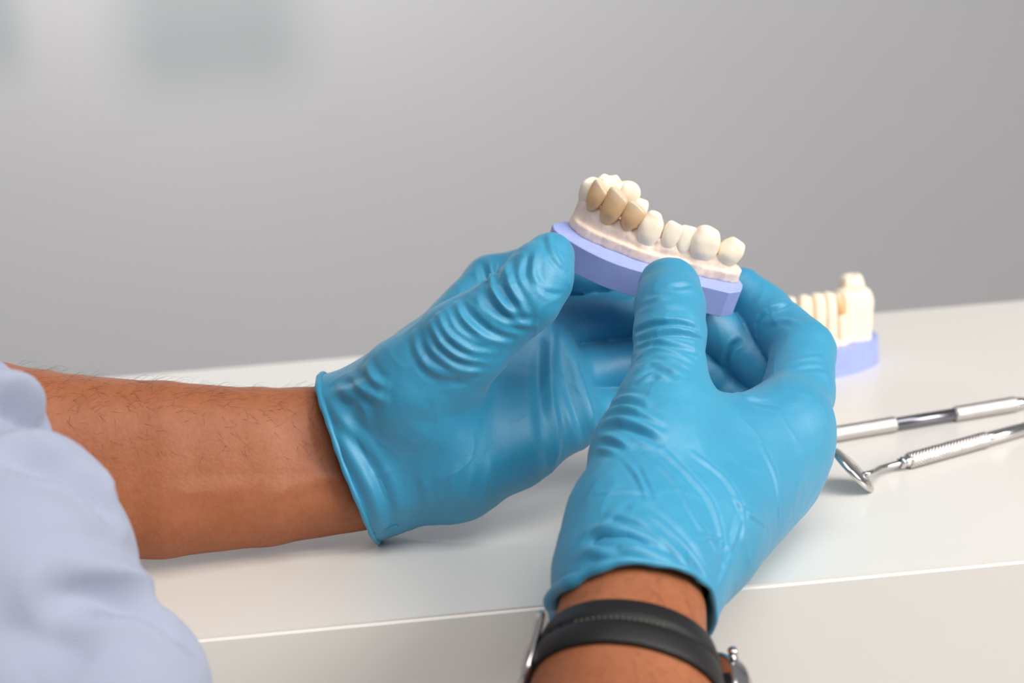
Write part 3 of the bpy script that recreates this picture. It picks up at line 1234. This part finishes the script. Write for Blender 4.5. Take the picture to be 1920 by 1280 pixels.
# --- the model held in the hands
EL = math.radians(28)
cE, sE = math.cos(EL), math.sin(EL)
ux, uy = 0.949, 0.316
xa = dir_world([ux, -uy, 0])
za = dir_world([uy * cE, ux * cE, sE])
ya = dir_world([uy * sE, ux * sE, -cE])
held = empty('dental_model', mat=frame(to_world(P(1037, 427, 664)), xa, ya, za))
tag(held, 'plaster teeth on a periwinkle plate held up in both gloved hands', 'dental model', 'dental models')

out_front = resample([(-0.5, 3.0), (0.4, -0.6), (3.0, -3.2), (6.6, -5.4), (13, -8.6), (21, -10.8), (29, -11.0), (38, -9.6), (48, -7.4), (56, -5.8), (62.2, -4.5)], 2.0)
out_back = resample([(66.0, -0.6), (66.2, 6), (60, 13), (48, 17), (30, 18), (14, 15), (6, 10.5), (1.5, 6.5)], 3.0)
plate(held, np.vstack([out_front, out_back]), 9.6, MAT['base'], draft=0.0)

ARCH1 = [(26, 10.5, 3.8, 9), (20, 12.0, 4.4, 12.0), (14.5, 11.2, 4.6, 12.5), (10.0, 7.6, 3.4, 12), (11.4, 4.8, 3.0, 9.8), (16.5, 2.8, 3.0, 7.4), (23.4, 1.9, 3.0, 7.6),
         (30.6, 1.2, 3.2, 5.6), (37.5, 2.4, 3.0, 6.8), (43, 3.6, 3.0, 6.2), (49.5, 4.8, 3.4, 5.6), (57, 6.6, 3.4, 5.4), (60.2, 7.2, 3.0, 5.0)]
# swellings of the roots, then the points of gum between neighbouring teeth
ROOTS1 = [(7.9, 7.4, 0, 14, 3.2, 3.0), (11.4, 5.0, 1, 9, 3.0, 2.6), (16.3, 2.6, 1, 6, 3.2, 2.6), (23.2, 1.6, 1, 6.5, 3.2, 2.6),
          (30.4, 1.2, 1, 4.0, 3.8, 3.6), (37.4, 1.9, 1, 6.0, 2.8, 2.6), (42.2, 3.3, 1, 5.2, 2.9, 2.8), (49.2, 4.6, 1, 4, 4.3, 4.2), (57.0, 6.4, 1, 4.5, 3.8, 3.6),
          (14, 11, 2, 12, 4.8, 4.6), (20, 12, 2, 11, 4.6, 4.4), (25.0, 10.8, 2, 8, 4.0, 3.8),
          (13.2, 2.9, 3, 9.2, 2.2, 1.5), (19.8, 1.3, 3, 8.8, 2.2, 1.4), (26.8, 0.6, 3, 8.0, 2.2, 1.4), (34.4, 0.8, 3, 7.4, 2.2, 1.3),
          (40.0, 1.9, 3, 7.6, 2.0, 1.2), (45.0, 2.8, 3, 7.0, 2.0, 1.3), (53.6, 4.6, 3, 6.4, 2.2, 1.4)]
o = arch_body(held, ARCH1, ROOTS1, MAT['gum'], h=0.5, k=1.1, ledge_h=3.4, ledge_w=1.3)
o['label'] = 'pinkish cream plaster arch with a trimmed ledge'

# back teeth, stone
add_tooth(held, 'molar', 8.0, 7.4, 10.0, 62, 7.8, 6.6, 7.0, MAT['plaster'], [(-0.5, -0.4, 0.5, 2), (0.5, -0.4, 0.7, 2), (0.3, 0.5, 0.5, 2)], power=3.2)
add_tooth(held, 'molar', 13.6, 11.6, 10.0, 24, 11.0, 8.4, 7.6, MAT['plaster'], [(-0.75, -0.5, 1.3, 1.3), (-0.15, -0.7, 1.1, 1.2), (0.55, -0.4, 1.0, 1.5), (-0.4, 0.6, 1.3, 1.3), (0.4, 0.6, 1.3, 1.3)], power=3.4)
add_tooth(held, 'molar', 20.2, 12.2, 9.8, 8, 8.4, 8.4, 7.8, MAT['plaster'], [(-0.5, -0.4, 0.8, 2), (0.5, -0.4, 1.0, 2), (0.0, 0.6, 0.8, 2)], power=3.2)
add_tooth(held, 'molar', 25.4, 10.8, 7.5, 0, 6.0, 7.4, 6.6, MAT['plaster'], [(-0.4, 0, 0.6, 2), (0.5, 0, 0.5, 2)], power=2.8)
# three ceramic crowns
R = math.radians
CK = dict(label='brownish ceramic crown', power=2.3, lean=0.05)
add_tooth(held, 'veneer', 9.9, 3.6, 8.8, (R(3), R(6), R(-40)), 7.2, 5.4, 9.4, MAT['crown'], [(-0.4, 0, 0.4, 2)], edge=-0.5, **CK)
add_tooth(held, 'veneer', 16.0, 1.5, 6.6, (R(3), R(6), R(-22)), 8.0, 6.2, 11.6, MAT['crown'], [(-0.2, 0, 0.4, 2.4)], edge=-0.8, **CK)
add_tooth(held, 'veneer', 23.0, 0.4, 7.4, (R(3), R(6), R(-8)), 7.4, 6.0, 9.2, MAT['crown'], [(-0.1, 0, 0.3, 2.4)], edge=-0.7, **CK)
# front teeth, stone
add_tooth(held, 'canine', 30.4, 1.1, 3.6, (R(2), R(1), R(0)), 8.6, 8.0, 11.6, MAT['plaster'], [(0, 0, 0.5, 2.5)], power=2.3, lean=0.04)
add_tooth(held, 'incisor', 37.4, 1.6, 5.6, (R(2), R(6), R(12)), 6.6, 6.0, 8.6, MAT['plaster'], [(-0.5, 0, 0.3, 1.5)], power=2.6, lean=0.05)
add_tooth(held, 'incisor', 42.2, 3.0, 4.8, (R(0), R(8), R(18)), 7.0, 6.2, 9.0, MAT['plaster'], [(0.5, 0, 0.3, 1.5)], power=2.6, lean=0.04)
add_tooth(held, 'premolar', 49.2, 4.4, 3.4, (R(2), R(2), R(16)), 10.8, 9.4, 11.0, MAT['plaster'], [(-0.4, -0.2, 1.0, 2.0), (0.4, -0.2, 0.8, 1.8), (0, 0.7, 0.7, 2)], power=2.5, lean=0.05)
add_tooth(held, 'premolar', 56.9, 6.2, 3.6, (R(2), R(16), R(18)), 8.4, 8.0, 9.6, MAT['plaster'], [(-0.4, -0.2, 0.9, 2.0), (0.6, -0.1, 0.4, 1.8)], power=2.5, lean=0.03, skew=0.5)

# --- the second model standing on the counter
c2 = table_hit(1530, 668, 0.0)
yaw = math.radians(14)
xb = np.array([math.cos(yaw), math.sin(yaw), 0.0])
yb = np.array([-math.sin(yaw), math.cos(yaw), 0.0])
TH2 = 11.0
corner = table_hit(1640, 668)
org = corner - xb * 0.0640 - yb * 0.006
second = empty('dental_model', mat=frame((org[0], org[1], TABLE_Z + TH2 * 0.001), xb, yb, np.array([0, 0, 1.0])))
tag(second, 'blurred plaster teeth on a periwinkle plate standing on the counter', 'dental model', 'dental models')
outl = np.vstack([resample([(0, 6), (2, -2), (8, -8), (18, -13), (30, -15), (42, -14), (52, -10), (60, -4), (64, 4)], 2.0),
                  resample([(64.4, 9), (61, 18), (52, 24), (38, 27), (20, 26), (6, 20)], 3.0)])
plate(second, outl, TH2, MAT['base'])
ARCH2 = [(6, 16, 4.5, 4), (7, 8, 4.2, 4), (11, 0, 3.8, 3), (18, -5, 3.4, 3), (27, -7.5, 3.4, 3), (36, -7, 3.4, 3), (43, -4.5, 3.4, 3), (50, 0, 4.0, 4), (54, 8, 4.4, 4), (54, 14, 4.4, 4)]
arch_body(second, ARCH2, [], MAT['plaster'], h=0.8, ledge=False)
D2 = [('die', 6.5, 14, 0, 80, 9, 9, 20, 'plaster'), ('die', 7.5, 6, 0, 65, 7.5, 8.5, 20, 'plaster'), ('die', 12, -0.5, 0, -40, 6.8, 8, 21, 'plaster'),
      ('die', 18.2, -5.6, 0, -30, 6.2, 7.5, 21, 'plaster'), ('die', 23.8, -8.0, 0, -12, 6.0, 7, 21.5, 'plaster'),
      ('die', 29.4, -8.6, 0, 4, 5.6, 7, 21.5, 'plaster'), ('die', 35.0, -7.8, 0, 10, 5.2, 7, 21, 'plaster'),
      ('die', 40.4, -6.4, 0, 20, 4.2, 6.4, 13, 'plaster'), ('veneer', 40.4, -6.4, 11.5, 20, 6.0, 7.5, 9.5, 'crown'),
      ('die', 50.0, -1.0, 0, 0, 17.5, 11, 20.5, 'plaster'), ('die', 53.4, 6.0, 6, 0, 10.5, 9, 18.5, 'plaster')]
for (kind, x, y, z, r, w, b, h_, m) in D2:
    add_tooth(second, kind, x, y, z, r, w, b, h_, MAT[m], [(-0.5, 0, 0.8, 2), (0.5, -0.2, 0.9, 2), (0.1, 0.5, 0.7, 2)], power=4 if kind == 'die' else 2.4)


# ------------------------------------------------------------------ instruments on the counter
def lathe(profile, seg=32, knurl=None):
    """profile: (x along the axis mm, radius mm); returns quads around the x axis"""
    pr = np.asarray(profile, float)
    a = np.linspace(0, 2 * np.pi, seg, endpoint=False)
    V = np.stack([np.repeat(pr[:, 0], seg), (pr[:, 1][:, None] * np.cos(a)).ravel(), (pr[:, 1][:, None] * np.sin(a)).ravel()], 1)
    Q = []
    n = len(pr)
    for i in range(n - 1):
        for k in range(seg):
            l = (k + 1) % seg
            Q.append((i * seg + k, (i + 1) * seg + k, (i + 1) * seg + l, i * seg + l))
    return V, np.array(Q)[:, ::-1]


def knurled(x0, x1, r):
    xs = np.arange(x0, x1 + 0.01, 0.22)
    seg = 72
    a = np.linspace(0, 2 * np.pi, seg, endpoint=False)
    X, A = np.meshgrid(xs, a, indexing='ij')
    tri = lambda u: np.abs((u % 1.0) * 2 - 1)
    u = A / (2 * np.pi) * 14
    s = X / 1.5
    hgt = np.minimum(tri(u + s), tri(u - s))
    end = np.clip(np.minimum(X - x0, x1 - X) / 0.5, 0, 1)
    Rr = (r - 0.45 + 0.6 * hgt) * (0.82 + 0.18 * end)
    V = np.stack([X.ravel(), (Rr * np.cos(A)).ravel(), (Rr * np.sin(A)).ravel()], 1)
    n = len(xs)
    Q = []
    for i in range(n - 1):
        for k in range(seg):
            l = (k + 1) % seg
            Q.append((i * seg + l, (i + 1) * seg + l, (i + 1) * seg + k, i * seg + k))
    return V, np.array(Q)


def axis_matrix(origin, d):
    d = np.asarray(d, float) / np.linalg.norm(d)
    s = np.cross([0, 0, 1.0], d)
    s /= np.linalg.norm(s)
    u = np.cross(d, s)
    return frame(origin, d, s, u)


def part(parent, name, VQ, mat, label=None):
    V, Q = VQ
    o = link(name, mesh_arrays(name, V * 0.001, Q), mat, parent)
    if label:
        o['label'] = label
    return o


HR = 3.0
# upper instrument: double ended handle
a0 = table_hit(1545, 817, HR * 0.001)
a1 = table_hit(1905, 757, HR * 0.001)
LA = np.linalg.norm(a1 - a0) * 1000
scaler = empty('dental_scaler', mat=axis_matrix(a0, a1 - a0))
tag(scaler, 'steel dental scaler with smooth waist coloured as a dark reflection, lying farther from the counter edge', 'dental tool', 'dental instruments')
p1 = LA * (1676 - 1545) / 360
p2 = LA * (1786 - 1545) / 360
part(scaler, 'knurled_grip', knurled(0, p1, HR), MAT['knurl'])
part(scaler, 'waist', lathe([(p1 - 0.5, 2.0), (p1, 2.35), (p2, 2.35), (p2 + 0.5, 2.0)]), MAT['steel_dark_reflection'], 'polished waist, dark reflection put into its colour')
part(scaler, 'knurled_grip', knurled(p2, LA, HR), MAT['knurl'])
part(scaler, 'tip', lathe([(LA - 0.6, 2.2), (LA + 1, 2.3), (LA + 3, 2.1), (LA + 5, 1.5), (LA + 16, 1.1), (LA + 24, 0.7), (LA + 32, 0.25), (LA + 32.2, 0.02)]), MAT['steel'])
part(scaler, 'tip', lathe([(-32.2, 0.02), (-32, 0.25), (-24, 0.7), (-16, 1.1), (-5, 1.5), (-3, 2.1), (-1, 2.3), (0.6, 2.2)]), MAT['steel'])

# mouth mirror
b0 = table_hit(1702, 864, HR * 0.001)
b1 = table_hit(1850, 823, HR * 0.001)
LB = np.linalg.norm(b1 - b0) * 1000
mm = empty('mouth_mirror', mat=axis_matrix(b0, b1 - b0))
tag(mm, 'steel mouth mirror with round head tilted on the counter beside the right hand', 'dental tool', 'dental instruments')
part(mm, 'knurled_grip', knurled(0, LB, HR), MAT['knurl'])
part(mm, 'waist', lathe([(LB - 0.5, 2.0), (LB, 2.4), (LB + 22, 2.4), (LB + 22.5, 2.0)]), MAT['steel'])
part(mm, 'knurled_grip', knurled(LB + 22, LB + 22 + LB, HR), MAT['knurl'])
part(mm, 'end_cap', lathe([(LB * 2 + 21.5, 2.4), (LB * 2 + 24, 2.3), (LB * 2 + 25, 1.6), (LB * 2 + 25.2, 0.02)]), MAT['steel'])
part(mm, 'ferrule', lathe([(-3.8, 1.3), (-3.4, 2.1), (-2.6, 2.2), (-1.6, 1.75), (-0.8, 2.1), (0.6, 2.2)]), MAT['steel'])
Mi = np.array(mm.matrix_world.inverted())


def into(o_inv, w):
    return (o_inv @ np.append(w, 1.0))[:3] * 1000


# head: disc standing on its rim on the counter, seen almost edge-on
rim = table_hit(1633, 917)
dcm = (CR.T @ (rim - CL)) * 1000
dep = -dcm[2]
hc = P(1600, 880, dep - 1)
ed = np.array([0.700, -0.714, 0.0])
nd = np.array([0.70, 0.685, 0.20])
nd -= ed * (nd @ ed)
nd /= np.linalg.norm(nd)
headw = to_world(hc)
hM = frame(headw, dir_world(nd), dir_world(ed), np.cross(dir_world(nd), dir_world(ed)))
rel = np.array(mm.matrix_world.inverted() @ hM)
RH = 9.9


def xf(V, M):
    return V @ M[:3, :3].T + M[:3, 3] * 1000


V, Q = lathe([(-0.9, 8.8), (-1.0, 9.2), (-1.0, RH - 0.1), (-0.4, RH), (0.5, RH - 0.1), (1.0, RH - 1.0), (1.5, RH - 4), (1.7, 0.02)], 48)
head = part(mm, 'mirror_head', (xf(V, rel), Q), MAT['steel'])
V, Q = lathe([(-0.92, 0.02), (-0.92, 8.9)], 48)
part(head, 'mirror_glass', (xf(V, rel), Q), MAT['mirror'])
stem_pts = [into(Mi, to_world(P(1618, 890, dep - 1))), into(Mi, to_world(P(1632, 887, dep))), np.array([-13.0, 0.0, 0.0]), np.array([-3.2, 0, 0])]
tv, tq = tube(resample(stem_pts, 1.2), 1.15, 12, False, None)
part(mm, 'stem', (tv, tq), MAT['steel'])

# ------------------------------------------------------------------ wristwatch on the right forearm
bvh_arm = BVHTree.FromPolygons(ar_v.tolist(), ar_q.tolist())
ax0 = 0.5 * (P(*ARM_R1[1][:3]) + P(*ARM_R2[1][:3]))
ax1 = 0.5 * (P(*ARM_R1[2][:3]) + P(*ARM_R2[2][:3]))
adir = (ax1 - ax0) / np.linalg.norm(ax1 - ax0)
# the strap ring leans a little so that it follows the wrist
e1 = np.cross(adir, [0, 0, 1.0])
e1 /= np.linalg.norm(e1)
if e1[0] < 0:
    e1 = -e1
e2 = np.cross(e1, adir)
if e2[2] < 0:
    e2 = -e2
WC = ax0 + adir * 18.6
SW = 16.4
NA = 96
prof = [(-0.5, 0.25), (-0.5, 1.3), (-0.46, 1.75), (-0.38, 2.0), (-0.2, 2.25), (-0.03, 2.1), (0.0, 1.55), (0.03, 2.0), (0.2, 2.1), (0.38, 1.85), (0.46, 1.6), (0.5, 1.2), (0.5, 0.25)]


def ring_point(th, s, hgt):
    tilt = 2.0 * math.sin(th)
    c = WC + adir * (s + tilt)
    d = math.cos(th) * e1 + math.sin(th) * e2
    r = bvh_arm.ray_cast(Vector(c), Vector(d))
    rad = (Vector(c) - r[0]).length if r[0] is not None else 22
    return c, d, rad


rads = np.zeros((NA, len(prof)))
cs = np.zeros((NA, len(prof), 3))
ds = np.zeros((NA, len(prof), 3))
for i in range(NA):
    th = 2 * math.pi * i / NA
    for j, (s, hg) in enumerate(prof):
        c, d, rad = ring_point(th, s * SW, hg)
        rads[i, j], cs[i, j], ds[i, j] = rad, c, d
for _ in range(4):
    rads = 0.5 * rads + 0.25 * (np.roll(rads, 1, 0) + np.roll(rads, -1, 0))
hgts = np.array([p[1] for p in prof])
SV = (cs + ds * (rads + hgts[None])[:, :, None])
NP_ = len(prof)
SQ = []
for i in range(NA):
    i2 = (i + 1) % NA
    for j in range(NP_):
        j2 = (j + 1) % NP_
        SQ.append((i * NP_ + j, i2 * NP_ + j, i2 * NP_ + j2, i * NP_ + j2))
WM = frame(to_world(WC), dir_world(e1), dir_world(e2), dir_world(np.cross(e1, e2)))
watch = empty('wristwatch', mat=WM)
tag(watch, 'wristwatch on worn black leather strap around the bare right wrist', 'watch')
WMi = np.array(WM.inverted())


def wl(camp):
    """camera-space mm to watch-local mm"""
    w = to_world(camp)
    return (w @ WMi[:3, :3].T + WMi[:3, 3]) * 1000


SQ = np.array(SQ)
strap = part(watch, 'strap', (wl(SV.reshape(-1, 3)), SQ), MAT['leather'])
me = strap.data
bmx = bmesh.new()
bmx.from_mesh(me)
bmesh.ops.recalc_face_normals(bmx, faces=bmx.faces[:])
bmx.to_mesh(me)
bmx.free()
# stitches along the middle seam and punched holes
for i in range(16):
    th = math.radians(74 + i * 3.7)
    c, d, rad = ring_point(th, 0, 0)
    c2_, d2_, rad2 = ring_point(th + math.radians(1.7), 0, 0)
    pA = c + d * (rad + 1.75)
    pB = c2_ + d2_ * (rad2 + 1.75)
    tv, tq = tube(wl(np.array([pA, (pA + pB) / 2 + d * 0.12, pB])), 0.16, 6, False)
    part(strap, 'stitch', (tv, tq), MAT['thread'])
for deg in (141, 150, 159):
    th = math.radians(deg)
    c, d, rad = ring_point(th, 0.1, 0)
    pA = c + d * (rad + 1.2)
    pB = c + d * (rad + 2.16)
    V, Q = tube(wl(np.array([pA, pB])), 0.75, 12, False)
    V = np.vstack([V, wl(np.array([pB]))])
    k = len(V) - 1
    Q = np.vstack([Q, np.array([(12 + j, 12 + (j + 1) % 12, 12 + (j + 2) % 12, k) for j in range(0, 12, 2)])])
    part(strap, 'strap_hole', (V, Q), MAT['hole'])
# buckle: a rounded wire frame standing off the strap at the thumb side
th = math.radians(178)
c, d, rad = ring_point(th, 0, 0)
tg = -math.sin(th) * e1 + math.cos(th) * e2
bc = c + d * (rad + 3.0)
loop = []
for k in range(40):
    a = 2 * math.pi * k / 40
    x = np.sign(math.cos(a)) * abs(math.cos(a)) ** 0.45 * 10.8
    y = np.sign(math.sin(a)) * abs(math.sin(a)) ** 0.45 * 6.5
    loop.append(bc + adir * x + tg * y + d * (0.12 * x - 0.02 * y * y))
tv, tq = tube(wl(np.array(loop)), 1.05, 10)
buckle = part(watch, 'buckle', (tv, tq), MAT['steel'])
pp = np.array([bc - tg * 6.5 - d * 0.6, bc - tg * 2 + d * 0.5, bc + tg * 7.4 + d * 0.6])
tv, tq = tube(wl(resample(pp, 1.0)), 0.7, 8, False)
part(buckle, 'prong', (tv, tq), MAT['steel'])
# case on the far side, only its edge shows
th = math.radians(-30)
c, d, rad = ring_point(th, 0, 0)
tg = -math.sin(th) * e1 + math.cos(th) * e2
cc = c + d * (rad + 0.6)
Mc = np.eye(4)
Mc[:3, 0], Mc[:3, 1], Mc[:3, 2] = d, adir, np.cross(d, adir)
V, Q = lathe([(0, 0.02), (0, 14.5), (0.8, 15.6), (4.5, 16.2), (6.0, 15.8), (7.4, 14.6), (8.2, 14.2), (8.2, 13.4), (7.6, 13.2), (7.6, 0.02)], 64)
case = part(watch, 'case', (wl(V @ Mc[:3, :3].T + cc), Q), MAT['steel'])
V, Q = lathe([(8.0, 13.3), (8.5, 12.4), (8.7, 0.02)], 64)
part(case, 'crystal', (wl(V @ Mc[:3, :3].T + cc), Q), MAT['glass'])
for sx in (-1, 1):
    for sy in (-1, 1):
        a_ = cc + d * 3.5 + adir * sy * 9.6 + tg * sx * 10
        b_ = cc + d * 0.6 + adir * sy * 9.6 + tg * sx * 15.0
        tv, tq = tube(wl(resample(np.array([a_, (a_ + b_) / 2 + d * 0.6, b_ - d * 0.8]), 1.0)), 1.3, 10, False)
        part(case, 'lug', (tv, tq), MAT['steel'])
V, Q = tube(wl(np.array([cc + d * 4 + adir * 15.0, cc + d * 4 + adir * 18.5])), 2.6, 16, False)
part(case, 'crown_wheel', (V, Q), MAT['steel'])
